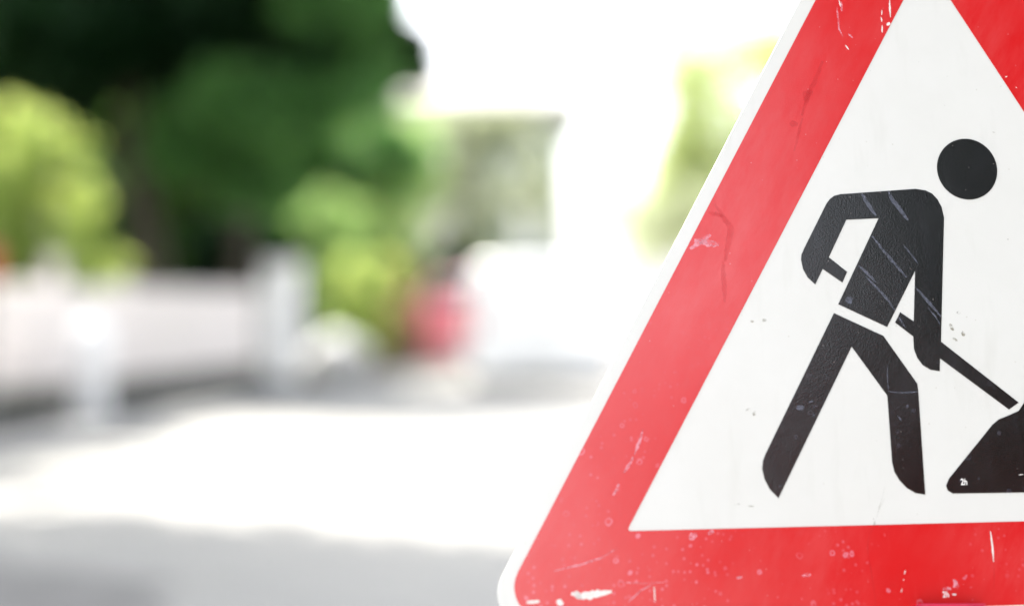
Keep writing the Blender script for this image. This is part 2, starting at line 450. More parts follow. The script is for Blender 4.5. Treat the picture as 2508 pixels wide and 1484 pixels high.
TORSO = [(-94.7,124.0),(-23.7,128.7),(-14.3,127.2),(-8.4,124.2),(-3.7,118.8),(-0.3,111.5),(1.3,101.5),(-9.8,-12.9),(-11.8,-28.0),(-12.9,-39.6),(-21.5,-38.1),(-28.3,-33.8),(-32.9,-27.1),(-35.3,-18.9),(-35.2,-7.8),(-33.8,5.9),(-29.3,52.5),(-58.9,1.2),(-102.8,22.4),(-60.3,101.4),(-90.6,100.2),(-109.0,65.5),(-115.3,54.9),(-122.9,40.8),(-129.5,47.1),(-133.4,54.8),(-134.8,63.5),(-134.1,68.4),(-131.6,73.5),(-108.5,114.9),(-104.9,119.5),(-100.5,122.6)]
HANDLE = [[(-9.8,-12.9),(58.4,-69.1),(48.9,-75.2),(-11.8,-28.0)],[(-35.2,-7.8),(-51.2,5.2),(-45.9,14.4),(-33.8,5.9)],[(-109.0,65.5),(-92.8,52.0),(-97.7,42.2),(-115.3,54.9)]]
LEGS = [(-107.3,14.4),(-62.9,-6.9),(-34.5,-50.5),(-34.0,-56.4),(-34.0,-149.3),(-42.5,-147.9),(-50.4,-143.2),(-56.8,-136.0),(-60.8,-128.6),(-62.3,-120.0),(-62.7,-62.1),(-63.0,-60.5),(-92.8,-16.2),(-167.0,-149.4),(-174.3,-141.7),(-178.6,-132.8),(-180.3,-123.7),(-179.2,-116.4),(-176.8,-111.0)]
HEAP = [(200,-150.5),(204,-148),(205,-143),(203,-139),(150,-78),(120,-52),(98,-40),(80,-46),(68,-60),(63.5,-69.2),(57.8,-76.6),(45.8,-81.4),(38.5,-84.0),(32.4,-88.6),(-11.3,-135.8),(-14.3,-141.8),(-13.3,-146.1),(-8.5,-149.0)]
M_chips = [(7,[(-353.1,-226.5),(-345.2,-229.6),(-330.1,-227.5),(-318.0,-226.0)]),(4,[(-349.6,-225.0),(-344.6,-231.2)]),(3,[(-392.2,-233.3),(-380.8,-232.5)]),(6,[(-365.9,-232.3),(-360.9,-235.8)]),(1.2,[(-280.8,-222.9),(-280.7,-229.1),(-280.7,-235.3)]),(1.6,[(23.1,-183.0),(23.8,-194.3),(24.0,-209.6)]),(1,[(-56.5,-214.6),(-57.8,-218.1)]),(1,[(-60.8,-230.6),(-61.8,-233.6)]),(1,[(-58.7,-222.6),(-58.9,-223.6)]),(2.5,[(-15.8,-236.9),(-12.1,-237.0)]),(1.4,[(-44.4,300.1),(-44.9,295.5)]),(1.4,[(-45.7,293.2),(-45.1,288.6)]),(1.6,[(-45.1,285.1),(-45.6,278.2)]),(1.6,[(-36.3,310.6),(-36.6,302.5),(-36.6,293.2)]),(4,[(-40.8,285.7),(-37.5,287.4)]),(1.3,[(-81.4,265.9),(-78.5,261.4)]),(1,[(-85.2,310.3),(-83.9,303.3)]),(0.9,[(53.2,-133.8),(57.3,-133.4)]),(0.8,[(69.6,235.4),(72.0,236.0)]),(0.8,[(79.2,225.7),(80.2,224.7)])]
M_pink = [(3,[(-285.5,-87.2),(-289.5,-98.7),(-294.0,-109.0)]),(3,[(-294.6,-110.2),(-298.4,-117.0),(-303.9,-124.4)]),(3,[(-308.4,-134.1),(-310.9,-139.8),(-314.0,-143.7)]),(1.6,[(-367.5,-207.1),(-344.3,-202.6),(-325.7,-196.9),(-311.5,-188.8)]),(1,[(-312.5,-218.1),(-291.7,-219.8),(-270.8,-219.2)]),(1.4,[(-303.9,-235.2),(-291.9,-225.4),(-281.3,-220.6)]),(2,[(-87.3,303.3),(-86.8,292.9),(-86.6,281.4),(-83.4,274.5)]),(2.4,[(-83.0,308.0),(-83.0,298.7)]),(2,[(-78.1,276.9),(-73.9,272.9)]),(7,[(-248.3,-183.0),(-241.1,-178.6)]),(4,[(-231.7,-179.4),(-226.3,-176.7)]),(3,[(-150.1,-217.1),(-141.7,-216.4)]),(3,[(-208.2,-217.6),(-203.0,-216.7)]),(4,[(-13.8,-223.8),(-11.5,-227.9),(-14.3,-230.9)]),(4,[(-23.9,-232.1),(-16.5,-231.8)]),(3,[(-10.7,-225.4),(-10.7,-232.0)]),(7,[(-232.2,81.8),(-210.0,77.8)]),(5,[(-236.3,74.3),(-217.0,87.3)])]
M_grey = [(4,[(-74.7,124.7),(-69.8,114.7),(-62.7,103.6)]),(4.5,[(-49.6,126.2),(-47.2,120.1),(-41.1,111.2),(-33.0,99.5)]),(3,[(-67.8,84.9),(-61.2,76.0),(-53.0,65.0),(-37.7,46.2)]),(3,[(-30.3,37.4),(-21.4,26.4),(-8.2,10.0)]),(3,[(-81.7,57.6),(-72.8,48.8),(-66.7,42.1)]),(2.5,[(-76.2,47.7),(-65.9,36.7),(-57.7,27.4),(-50.8,15.9)]),(1.5,[(-39.0,76.4),(-31.8,67.0),(-25.8,58.2)]),(7,[(-92.2,29.4),(-92.3,22.9)]),(1.2,[(-60.8,-33.5),(-61.9,-46.0),(-61.3,-57.2)]),(1.6,[(-61.4,-57.4),(-48.5,-58.6),(-34.7,-57.9)]),(1.5,[(-20.1,18.8),(-14.2,11.1),(-9.0,2.2)]),(2,[(-47.7,10.2),(-41.9,0.1)]),(7,[(-143.3,-68.2),(-142.9,-72.5)]),(5,[(-133.6,-64.7),(-133.1,-65.9)]),(5,[(-130.1,-68.7),(-129.9,-69.9)]),(4,[(-131.8,-76.4),(-130.6,-77.6)]),(1.5,[(-54.9,-78.4),(-51.4,-83.4)]),(5,[(-46.1,-70.5),(-44.2,-70.9)])]
M_dark = [(5,[(-103.9,250.4),(-110.4,235.6),(-116.7,223.1),(-121.8,211.8),(-126.5,198.2)]),(9,[(-117.8,223.1),(-122.9,211.8)]),(6,[(-138.5,190.9),(-130.8,189.8)]),(3,[(-126.0,196.0),(-131.4,179.1),(-135.5,164.6)]),(1,[(-83.0,-175.9),(-87.2,-183.4),(-89.3,-191.5),(-89.5,-199.6),(-88.0,-211.7),(-86.3,-226.9),(-84.8,-245.0)]),(0.8,[(24.0,-210.6),(23.3,-224.8),(22.2,-232.9)]),(6,[(-212.0,115.6),(-198.0,92.8),(-205.0,62.8)]),(5,[(-206.9,62.8),(-206.8,25.5)]),(4,[(-217.9,108.0),(-205.0,104.2)])]
M_dirt = [(1.6,[(-82.8,-169.0),(-81.6,-171.3),(-82.5,-175.9)]),(5,[(-182.6,8.7),(-182.9,6.9)]),(5,[(-171.8,9.9),(-171.7,7.4)]),(7,[(-191.0,-70.4),(-190.2,-72.3)]),(6,[(-186.2,-74.2),(-184.1,-75.5)]),(3,[(6.7,13.6),(10.2,13.1)]),(4,[(-0.6,3.3),(2.2,-3.0)]),(6,[(9.7,-6.3),(13.0,-5.4)]),(3,[(1.1,-9.9),(5.4,-12.5)]),(1.6,[(60.0,81.2),(60.3,80.4)]),(1.6,[(-59.3,241.4),(-58.9,241.1)]),(1,[(-12.4,250.1),(-12.2,249.9)]),(1.2,[(13.8,236.1),(14.0,235.6)]),(0.8,[(52.9,182.5),(55.7,181.8)]),(1,[(8.9,208.4),(10.0,207.6)]),(0.8,[(64.3,226.6),(65.5,226.2)]),(0.3,[(-71.4,-152.1),(-76.2,-160.2),(-80.6,-170.3)]),(1,[(-207.2,-154.2),(-202.0,-153.8)]),(1.4,[(-196.9,-155.4),(-189.6,-156.2)]),(0.4,[(-78.1,-163.5),(-73.6,-151.5),(-70.4,-141.8)])]

def shape(name, polys, mat, parent=sign, z=(.0001, .0004)):
    bm = bmesh.new()
    for p in polys: prism(bm, [(x*mm, y*mm) for x, y in p], *z)
    return bmobj(name, bm, mat, parent, local=True)
worker = shape('worker_body', [TORSO], M['black_sheet'])
legs = shape('worker_legs', [LEGS], M['black_sheet'])
for q in HANDLE: shape('shovel_handle', [q], M['black_sheet'])
heap = shape('earth_heap', [HEAP], M['black_sheet'])
shape('worker_head', [[(26.6+28.6*math.cos(i*math.pi/32), 147.2+28.8*math.sin(i*math.pi/32)) for i in range(64)]], M['black_sheet'])

def text(name, s, x, y, h, wid, ang):
    cu = bpy.data.curves.new(name, 'FONT'); cu.body = s; cu.size = 1; cu.offset = .018
    o = bpy.data.objects.new(name, cu); col.objects.link(o)
    bpy.context.view_layer.update()
    me = bpy.data.meshes.new_from_object(o.evaluated_get(bpy.context.evaluated_depsgraph_get()))
    bpy.data.objects.remove(o); bpy.data.curves.remove(cu)
    xs = [v.co.x for v in me.vertices]; ys = [v.co.y for v in me.vertices]
    x0, y0 = min(xs), min(ys); sx = wid/(max(xs)-x0); sy = h/(max(ys)-y0)
    R = Matrix.Rotation(ang, 2)
    for v in me.vertices:
        p = R @ Vector(((v.co.x-x0)*sx, (v.co.y-y0)*sy)); v.co = ((x+p.x)*mm, (y+p.y)*mm, .0006)
    ob = link(name, me, M['letter']); ob.parent = sign
    return ob
text('date_mark', '2h', -.9, -141.6, 5.6, 5.9, math.radians(-1))
text('date_mark', '2h', -24.6, -239.2, 5.2, 5.8, 0)

def ribbons(ob, marks, mat, z, seed, taper=True):
    '''wear marks: thin strips kept inside the mesh of the part they lie on'''
    rnd = random.Random(seed); bm = bmesh.new(); bm.from_mesh(ob.data)
    if mat.name not in ob.data.materials: ob.data.materials.append(mat)
    mi = list(ob.data.materials).index(mat)
    for wd, pts in marks:
        P = [Vector(p) for p in pts]
        # resample and wobble
        Q = []
        for a, b in zip(P, P[1:]):
            n = max(2, int((b-a).length/2.0))
            Q += [a.lerp(b, i/n) for i in range(n)]
        Q.append(P[-1]); L_, R_ = [], []
        for i, p in enumerate(Q):
            d = (Q[min(i+1, len(Q)-1)]-Q[max(i-1, 0)])
            d = d.normalized() if d.length > 1e-6 else Vector((1, 0))
            nrm = Vector((-d.y, d.x)); t = i/max(1, len(Q)-1)
            k = (math.sin(math.pi*min(max(t, .06), .94))**.5 if taper else 1)
            hl = wd*.5*k*rnd.uniform(.65, 1.2); hr = wd*.5*k*rnd.uniform(.65, 1.2)
            L_.append(bm.verts.new(((p.x+nrm.x*hl)*mm, (p.y+nrm.y*hl)*mm, z))); R_.append(bm.verts.new(((p.x-nrm.x*hr)*mm, (p.y-nrm.y*hr)*mm, z)))
        for i in range(len(Q)-1):
            bm.faces.new((R_[i], R_[i+1], L_[i+1], L_[i])).material_index = mi
    bm.to_mesh(ob.data); bm.free()
on_black = lambda m: -60 < m[1][0][0] < 60 and m[1][0][1] < -100 and m[1][0][1] > -150
ribbons(border, M_dark, M['darkmark'], .00052, 5)
ribbons(border, M_pink, M['pinkscuff'], .00056, 2)
ribbons(worker, [m for m in M_grey if m[1][0][1] > 0], M['greyscuff'], .00056, 3)
ribbons(legs, [m for m in M_grey if m[1][0][1] <= 0], M['greyscuff'], .00056, 3)
ribbons(panel, M_dirt, M['grime'], .00056, 4)
ribbons(border, [m for m in M_chips if not on_black(m)], M['chip'], .00060, 1)
ribbons(heap, [m for m in M_chips if on_black(m)], M['chip'], .00060, 1)

# clamp bracket at the foot of the sign, post and foot
bm = bmesh.new()
prism(bm, rounded([(-51, -244), (-54, -325), (12, -325), (10, -245.5)], 6, 5), .0005, .006)
for a, b in (((-48, -246.5), (-24, -279)), ((8, -248), (-16, -279)), ((-20, -246), (-20, -320))):
    va, vb = Vector(a), Vector(b); d = (vb-va).normalized(); nn = Vector((-d.y, d.x))*1.9
    prism(bm, [((p.x)*mm, (p.y)*mm) for p in (va+nn, va-nn, vb-nn, vb+nn)], .006, .013)
prism(bm, [(x*mm, y*mm) for x, y in ((-49, -243.5), (9, -245), (9, -247), (-49, -245.5))], .006, .012)
bmobj('clamp_bracket', bm, M['clamp'], sign, local=True)
bm = bmesh.new()
pc = SM @ Vector((-.020, -.28, -.035)); gz = pc.z
lean = SM.to_3x3() @ Vector((0, 1, 0))
b0 = pc-lean*((pc.z-.06)/lean.z)
tube(bm, [b0, pc+lean*.62], [.021, .021], 14)
bmobj('post', bm, M['steel'], sign)
bm = bmesh.new(); bx(bm, b0.x-.2, b0.x+.2, b0.y-.36, b0.y+.36, .002, .10, .02)
foot = bmobj('sign_base', bm, M['rubber'], sign)

# ------------------------------------------------------------------ fence, gate pillar, bollard, stone
fm = Matrix(((FD.x, FN.x, 0, F0.x), (FD.y, FN.y, 0, F0.y), (0, 0, 1, 0), (0, 0, 0, 1)))
fence = empty('picket_fence', fp(0, 0)); tag(fence, 'long white picket fence on a dark stone plinth, left of the road', 'fence')
S0, S1 = -6.0, 5.2
bm = bmesh.new(); bx(bm, S0, S1, -.12, -.004, .02, .30, .01, fm); bmobj('plinth', bm, M['plinth'], fence)
bm = bmesh.new()
for z in (.42, .98): bx(bm, S0, S1, -.085, -.052, z, z+.08, 0, fm)
bmobj('rails', bm, M['fence_paint'], fence)
bm = bmesh.new(); s = S0; rnd = random.Random(3)
while s < S1-.08:
    wz = .115; h = 1.155+rnd.uniform(-.012, .012); z0 = .32
    pts = [(s, z0), (s+wz, z0), (s+wz, h-.035), (s+wz*.5, h), (s, h-.035)]
    Mx = fm @ Matrix(((1, 0, 0, 0), (0, 0, -1, -.028), (0, 1, 0, 0), (0, 0, 0, 1)))
    prism(bm, pts, 0, .021, Mx); s += wz+.042
bmobj('pickets', bm, M['fence_paint'], fence)
for k, ps in enumerate((-5.4, -4.2, -2.95, -1.6, -.13, 1.06, 2.25, 3.45, 4.6)):
    bm = bmesh.new()
    ht = 1.42 if k == 4 else 1.36 if k == 5 else 1.18 if k == 6 else 1.12
    bx(bm, ps-.06, ps+.06, -.215, -.125, .12, ht, .008, fm)
    prism(bm, [(ps-.07, -.225), (ps+.07, -.225), (ps+.07, -.115), (ps-.07, -.115)], ht+.002, ht+.03, fm)
    bmobj('fence_post', bm, M['fence_paint'], fence)

pil = empty('gate_pillar', (-2.62, 16.6, 0)); tag(pil, 'tall white rendered gate pillar at the far end of the picket fence', 'pillar')
bm = bmesh.new(); bx(bm, -.175, .175, -.175, .175, .0, 1.44, .015, Matrix.Translation((-2.68, 16.55, 0)) @ Matrix.Rotation(-.22, 4, 'Z')); bmobj('shaft', bm, M['pillar'], pil)
bm = bmesh.new(); Mt = Matrix.Translation((-2.68, 16.55, 0)) @ Matrix.Rotation(-.22, 4, 'Z')
prism(bm, [(-.2, -.2), (.2, -.2), (.2, .2), (-.2, .2)], 1.442, 1.48, Mt)
bmobj('cap', bm, M['pillar'], pil)

bol = empty('bollard', (-3.40, 11.5, .1)); tag(bol, 'round topped white bollard on the footpath in front of the picket fence', 'bollard')
bm = bmesh.new()
lathe(bm, [(.12, 0), (.125, .02), (.13, .30), (.145, .55), (.148, .62), (.14, .68), (.115, .73), (.07, .762), (.02, .772)], 28, (-3.40, 11.5, .1)); bmobj('column', bm, M['bollard'], bol, True)
bm = bmesh.new(); lathe(bm, [(.17, 0), (.17, .025), (.155, .035)], 28, (-3.40, 11.5, .1)); bmobj('base_collar', bm, M['bollard'], bol, True)

def rock(name, c, r, seed, mat):
    R = np.random.default_rng(seed); bm = bmesh.new()
    bmesh.ops.create_icosphere(bm, subdivisions=4, radius=1)
    ph = R.uniform(0, 6, 9)
    for v in bm.verts:
        p = v.co; k = 1+.10*math.sin(2.1*p.x+ph[0])*math.sin(2.3*p.y+ph[1])+.08*math.sin(3.7*p.z+ph[2]+2*p.x)+.03*math.sin(9*p.x+ph[3])*math.sin(8*p.y+ph[4])
        v.co = Vector((c[0]+p.x*k*r[0], c[1]+p.y*k*r[1], max(c[2]+p.z*k*r[2], c[2]-r[2]*.72)))
    return bmobj(name, bm, mat, None, True)
tag(rock('boulder', (-2.24, 18.7, .29), (.36, .33, .33), 4, M['boulder']), 'low rounded pale boulder on the roadside beyond the gate pillar', 'boulder')
tag(rock('boulder', (-2.75, 20.6, .22), (.26, .24, .27), 9, M['boulder']), 'smaller grey boulder behind the rounded pale one, close to the pillar', 'boulder')

mb = empty('marker_post', (-4.02, 11.0, .1)); tag(mb, 'red marker post at the left picture edge, cut off by the frame', 'post')
bm = bmesh.new(); lathe(bm, [(.035, 0), (.035, 1.02), (.03, 1.04)], 16, (-4.02, 10.85, .1)); bmobj('pole', bm, M['steel'], mb)
bm = bmesh.new(); bx(bm, -4.09, -3.93, 10.80, 10.88, 1.16, 1.42, .02); bmobj('red_head', bm, M['red_paint'], mb)

# ------------------------------------------------------------------ vehicles
def loft(bm, secs):
    """secs: list of rings of equal length"""
    rings = [[bm.verts.new(p) for p in r] for r in secs]
    n = len(rings[0])
    for a, b in zip(rings, rings[1:]):
        for i in range(n): bm.faces.new((a[i], a[(i+1) % n], b[(i+1) % n], b[i]))
    bm.faces.new(rings[0][::-1]); bm.faces.new(rings[-1])

def sec(y, hw, z0, zb, zt, tw, x0):
    """cross section of a vehicle body: half width hw at belt zb, half width tw at roof zt"""
    h = [(0, z0), (hw*.86, z0), (hw*.97, z0+.10), (hw, (z0+zb)*.5), (hw*.985, zb), (tw, zt-.10), (tw*.9, zt-.025), (0, zt)]
    r = h+[(-x, z) for x, z in h[-2:0:-1]]
    return [(x0+x, y, z) for x, z in r]

def wheel(parent, x, y, r, wd, side):
    bm = bmesh.new(); T = Matrix.Translation((x, y, r)) @ Matrix.Rotation(math.pi/2, 4, 'Y')
    lathe(bm, [(r*.60, -wd/2), (r*.94, -wd/2), (r, -wd*.32), (r, wd*.32), (r*.94, wd/2), (r*.60, wd/2)], 28)
    bmesh.ops.transform(bm, matrix=T, verts=bm.verts)
    wo = bmobj('wheel', bm, M['tyre'], parent, True)
    bm = bmesh.new(); lathe(bm, [(r*.1, .0), (r*.58, 0), (r*.58, .02), (r*.2, .035)], 20)
    bmesh.ops.transform(bm, matrix=Matrix.Translation((x+side*(wd/2+.004), y, r)) @ Matrix.Rotation(side*math.pi/2, 4, 'Y'), verts=bm.verts)
    bmobj('rim', bm, M['hub'], wo, True)

def vehicle(name, label, cat, x0, y0, w, h, ln, paint, kind, glass=True):
    root = empty(name, (x0, y0, 0)); tag(root, label, cat)
    hw = w/2; z0 = .10; zb = h*(.60 if kind == 'van' else .72)
    if kind == 'van':
        S = [sec(y0, hw*.93, z0+.06, zb, h*.95, hw*.80, x0), sec(y0+.05, hw*.98, z0, zb, h*.985, hw*.86, x0), sec(y0+.25, hw, z0, zb, h, hw*.89, x0), sec(y0+ln*.60, hw, z0, zb, h, hw*.89, x0),
             sec(y0+ln*.66, hw, z0, zb, h*.97, hw*.86, x0), sec(y0+ln*.80, hw, z0, zb, h*.66, hw*.8, x0), sec(y0+ln*.97, hw*.95, z0, zb*.9, h*.56, hw*.75, x0), sec(y0+ln, hw*.85, z0+.08, zb*.78, h*.5, hw*.7, x0)]
    else:
        S = [sec(y0, hw*.92, z0+.08, zb*.9, zb+.03, hw*.86, x0), sec(y0+.10, hw*.98, z0, zb, h*.81, hw*.80, x0), sec(y0+.36, hw, z0, zb, h*.97, hw*.78, x0), sec(y0+.8, hw, z0, zb, h, hw*.79, x0), sec(y0+ln*.5, hw, z0, zb, h*.985, hw*.78, x0),
             sec(y0+ln*.74, hw, z0, zb, h*.64, hw*.80, x0), sec(y0+ln*.96, hw*.95, z0, zb*.85, h*.54, hw*.74, x0), sec(y0+ln, hw*.85, z0+.1, zb*.75, h*.46, hw*.7, x0)]
    bm = bmesh.new(); loft(bm, S); bmobj('body', bm, M[paint], root, True)
    def quad(nm, pts, mat, th=.012, par=root):
        bm = bmesh.new(); a = [bm.verts.new(p) for p in pts]; b = [bm.verts.new((p[0], p[1]-th, p[2])) for p in pts]
        bm.faces.new(a); bm.faces.new(b[::-1])
        for i in range(len(pts)): bm.faces.new((a[i], a[(i+1) % len(pts)], b[(i+1) % len(pts)], b[i]))
        return bmobj(nm, bm, M[mat], par)
    if kind == 'van':
        for sgn in (-1, 1):   # two plain rear doors
            x1, x2 = sorted((x0+sgn*.012, x0+sgn*hw*.80))
            d = quad('rear_door', [(x1, y0-.004, .42), (x2, y0-.004, .42), (x2-.0, y0-.004, h*.70), (x2-sgn*.04 if sgn > 0 else x2, y0+.0, h*.90), (x1+(.04 if sgn < 0 else 0), y0+.0, h*.90), (x1, y0-.004, h*.70)], paint, .02)
        quad('door_handle', [(x0+.05, y0-.026, h*.5), (x0+.17, y0-.026, h*.5), (x0+.17, y0-.026, h*.5+.03), (x0+.05, y0-.026, h*.5+.03)], 'bumper', .02)
    else:
        quad('rear_window', [(x0-hw*.74, y0+.05, zb+.02), (x0+hw*.74, y0+.05, zb+.02), (x0+hw*.72, y0+.09, h*.80), (x0+hw*.66, y0+.28, h*.93), (x0-hw*.66, y0+.28, h*.93), (x0-hw*.72, y0+.09, h*.80)], 'car_glass', .05)
    for sgn in (-1, 1):
        xx = x0+sgn*hw*.86
        quad('tail_light', [(xx-.05, y0-.004, .62), (xx+.05, y0-.004, .62), (xx+.05, y0-.004, .86), (xx-.05, y0-.004, .86)], 'tail', .03)
        for yy in (y0+.75, y0+ln-.75): wheel(root, xx+sgn*.02, yy, .30, .19, sgn)
        if glass:
            bm = bmesh.new(); xs = x0+sgn*hw*.90
            prism(bm, [(y0+ln*.42, zb+.05), (y0+ln*.72, zb+.05), (y0+ln*.62, h*.88), (y0+ln*.42, h*.90)], 0, .03, Matrix(((0, 0, 1, xs), (1, 0, 0, 0), (0, 1, 0, 0), (0, 0, 0, 1))))
            bmobj('side_window', bm, M['car_glass'], root)
    bm = bmesh.new(); bx(bm, x0-hw*.93, x0+hw*.93, y0-.09, y0+.10, .13, .36, .03); bmobj('bumper', bm, M[paint], root)
    quad('number_plate', [(x0-.26, y0-.095, .30), (x0+.26, y0-.095, .30), (x0+.26, y0-.095, .40), (x0-.26, y0-.095, .40)], 'plate', .01)
    return root
vehicle('parked_van', 'small white windowless van seen from behind, parked on the bright road', 'van', .35, 17.3, 1.85, 1.52, 3.9, 'car_white', 'van')
vehicle('parked_car', 'red car with dark rear window parked beyond the white van', 'car', -.62, 22.0, 1.78, 1.44, 4.1, 'car_red', 'car')

# ------------------------------------------------------------------ house and wall at the end of the road
house = empty('house', (-2.2, 40, 0)); tag(house, 'pale cream house with shallow grey roof, partly hidden by trees at the road end', 'house')
bm = bmesh.new()
bx(bm, -6.4, 1.55, 40, 48, 0, 6.45); bmobj('wall', bm, M['house_wall'], house)
bm = bmesh.new()
a = [(-7.0, 39.4, 6.452), (2.15, 39.4, 6.452), (2.15, 48.6, 6.452), (-7.0, 48.6, 6.452)]
e = [(p[0], p[1], 6.63) for p in a]; r1, r2 = (-5.2, 44, 7.9), (-.1, 44, 7.9)
V = [bm.verts.new(p) for p in a+e+[r1, r2]]
for f in ((3, 2, 1, 0), (0, 1, 5, 4), (1, 2, 6, 5), (2, 3, 7, 6), (3, 0, 4, 7), (4, 5, 9, 8), (5, 6, 9), (6, 7, 8, 9), (7, 4, 8)):
    bm.faces.new([V[i] for i in f])
roof = bmobj('roof', bm, M['roof'], house)
bm = bmesh.new(); bx(bm, -4.5, -3.9, 43.6, 44.2, 7.6, 8.9); bmobj('chimney', bm, M['white_wall'], roof)
for (xa, za, wa, ha) in ((.22, 4.75, .6, .9), (.18, 2.1, .65, 1.5), (-2.8, 4.55, 1.0, 1.1), (-2.8, 2.05, 1.05, 1.5), (-5.2, 4.55, 1.0, 1.1)):
    bm = bmesh.new()
    for z1, z2 in ((za-.07, za), (za+ha, za+ha+.07)): bx(bm, xa-.07, xa+wa+.07, 39.93, 39.998, z1, z2)
    for x1 in (xa-.07, xa+wa): bx(bm, x1, x1+.07, 39.93, 39.998, za, za+ha)
    wf = bmobj('window', bm, M['frame'], house)
    bm = bmesh.new(); bx(bm, xa+.002, xa+wa-.002, 39.965, 39.998, za+.002, za+ha*.25); bmobj('pane', bm, M['glass'], wf)
    bm = bmesh.new(); bx(bm, xa+.002, xa+wa-.002, 39.955, 39.998, za+ha*.25+.003, za+ha-.002); bmobj('blind', bm, M['blind'], wf)
    for x1 in (xa-.57, xa+wa+.09):
        if x1+.4 > 1.5: continue
        bm = bmesh.new(); bx(bm, x1, min(x1+.48, 1.5), 39.92, 39.998, za-.05, za+ha+.05); bmobj('shutter', bm, M['shutter'], house)

gw = empty('garden_wall', (4, 24, 0)); tag(gw, 'white rendered garden wall behind the van on the right side of the road', 'wall')
bm = bmesh.new(); bx(bm, 1.75, 9.5, 24, 24.25, 0, 1.62, .01); bmobj('wall_face', bm, M['white_wall'], gw)
bm = bmesh.new(); bx(bm, 1.7, 9.55, 23.95, 24.3, 1.622, 1.69, .01); bmobj('coping', bm, M['white_wall'], gw)

# ------------------------------------------------------------------ trees and shrubs
BT = 'trees along the road'
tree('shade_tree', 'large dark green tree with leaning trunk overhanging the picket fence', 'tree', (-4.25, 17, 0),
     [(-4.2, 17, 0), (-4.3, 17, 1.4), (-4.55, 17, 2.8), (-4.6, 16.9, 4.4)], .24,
     [(-4.2, 17.3, 5.6, 2.6, 1.7, 2.0, 11000), (-7.7, 18.6, 5.4, 2.7, 1.5, 2.1, 9000), (-5.8, 18.4, 5.0, 1.8, 1.3, 1.6, 4500), (-2.9, 16.5, 5.3, 1.55, 1.8, 1.7, 6500), (-1.95, 16.4, 4.25, .95, 1.0, .9, 2200), (-1.45, 16.4, 3.85, .55, .6, .5, 900), (-5.3, 13.6, 5.6, .45, .45, .3, 260),  # last clump here is added out of view to shade the bollard
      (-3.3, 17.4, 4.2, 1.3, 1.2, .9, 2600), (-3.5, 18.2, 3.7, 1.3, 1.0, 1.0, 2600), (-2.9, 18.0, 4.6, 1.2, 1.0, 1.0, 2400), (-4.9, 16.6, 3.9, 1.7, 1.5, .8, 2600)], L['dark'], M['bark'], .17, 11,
     outer=([(-1.85, 15.6, 4.7, .95, .5, 1.1, 1000), (-2.2, 15.7, 3.35, 1.0, .5, .65, 1200), (-1.55, 15.9, 4.0, .65, .5, .65, 600), (-3.6, 16.2, 2.75, .7, .4, .65, 900), (-2.9, 15.6, 3.2, .8, .4, .7, 800), (-2.9, 16.3, 2.5, .6, .4, .5, 600)], L['leafy']))  # lighter outer clumps: skylight on the leaf tips put into the colour
tree('background_tree', 'mid green tree with thin dark trunk standing right behind the gate pillar', 'tree', (-3.9, 20, 0),
     [(-3.85, 20, 0), (-3.85, 20, 1.3), (-3.7, 20, 2.6)], .2,
     [(-4.7, 19.2, 3.2, 1.0, .8, .8, 2000), (-5.0, 20.2, 3.0, 1.0, 1.0, .9, 1800), (-5.6, 20, 1.9, .9, .9, .9, 1400)], L['mid'], M['bark'], .15, 12)
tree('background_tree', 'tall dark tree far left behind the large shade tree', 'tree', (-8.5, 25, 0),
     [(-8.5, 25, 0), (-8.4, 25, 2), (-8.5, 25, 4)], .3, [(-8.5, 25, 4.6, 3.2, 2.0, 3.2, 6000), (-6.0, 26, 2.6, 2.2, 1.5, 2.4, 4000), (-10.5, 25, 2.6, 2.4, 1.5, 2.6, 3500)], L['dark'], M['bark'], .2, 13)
tree('background_tree', 'green tree between the dark shade tree and the cream house', 'tree', (-3.3, 27, 0),
     [(-3.3, 27, 0), (-3.3, 27, 1.6), (-3.2, 27, 3)], .25, [(-4.4, 27, 2.6, 1.8, 1.2, 2.4, 3000), (-2.7, 27, 3.6, 1.5, 1.0, 1.8, 1800), (-2.4, 27.2, 1.6, 1.2, .9, 1.3, 1300)], L['fresh'], M['bark'], .17, 14)
tree('background_tree', 'mid green tree filling the gap between the dark crown and the gate pillar', 'tree', (-3.1, 23, 0),
     [(-3.1, 23, 0), (-3.1, 23, 1.4), (-3.0, 23, 2.6)], .16, [(-3.0, 23, 3.4, 1.2, .8, 1.1, 1400), (-2.1, 23.2, 3.3, .8, .7, .9, 900), (-3.6, 23, 2.1, .8, .7, .8, 800)], L['leafy'], M['bark'], .15, 17)
tree('background_tree', 'pale washed-out green tree in front of the cream house', 'tree', (-1.4, 35, 0),
     [(-1.4, 35, 0), (-1.4, 35, 1.6), (-1.4, 35, 3)], .2, [(-1.5, 35, 4.8, 1.3, .8, 1.5, 1100), (-1.1, 35, 2.3, .9, .7, 1.1, 900), (-2.3, 35.2, 2.6, 1.0, .8, 1.6, 1000), (-.35, 35, 5.1, .9, .6, 1.0, 750), (-.2, 35.2, 3.5, .6, .5, .8, 300), (.75, 36, 4.0, .6, .4, 1.5, 260)], L['pale'], M['bark'], .16, 15)
tree('background_tree', 'bright yellow green tree beside the sign, right of the cream house', 'tree', (5.1, 30, 0),
     [(5.1, 30, 0), (5.1, 30, 2), (5.0, 30, 4)], .2, [(4.5, 30.0, 4.3, 1.6, .6, 1.1, 1000), (4.7, 30, 3.1, 1.9, .7, 1.1, 1000), (3.6, 29.7, 3.9, .9, .6, 1.1, 500)], L['lime'], M['bark'], .15, 16,
     outer=([(5.0, 30, 6.1, 2.5, .8, 1.4, 1700), (2.9, 29.8, 2.9, 1.5, .6, 1.2, 800), (3.4, 29.8, 5.0, 1.2, .6, .9, 450)], L['lime']))
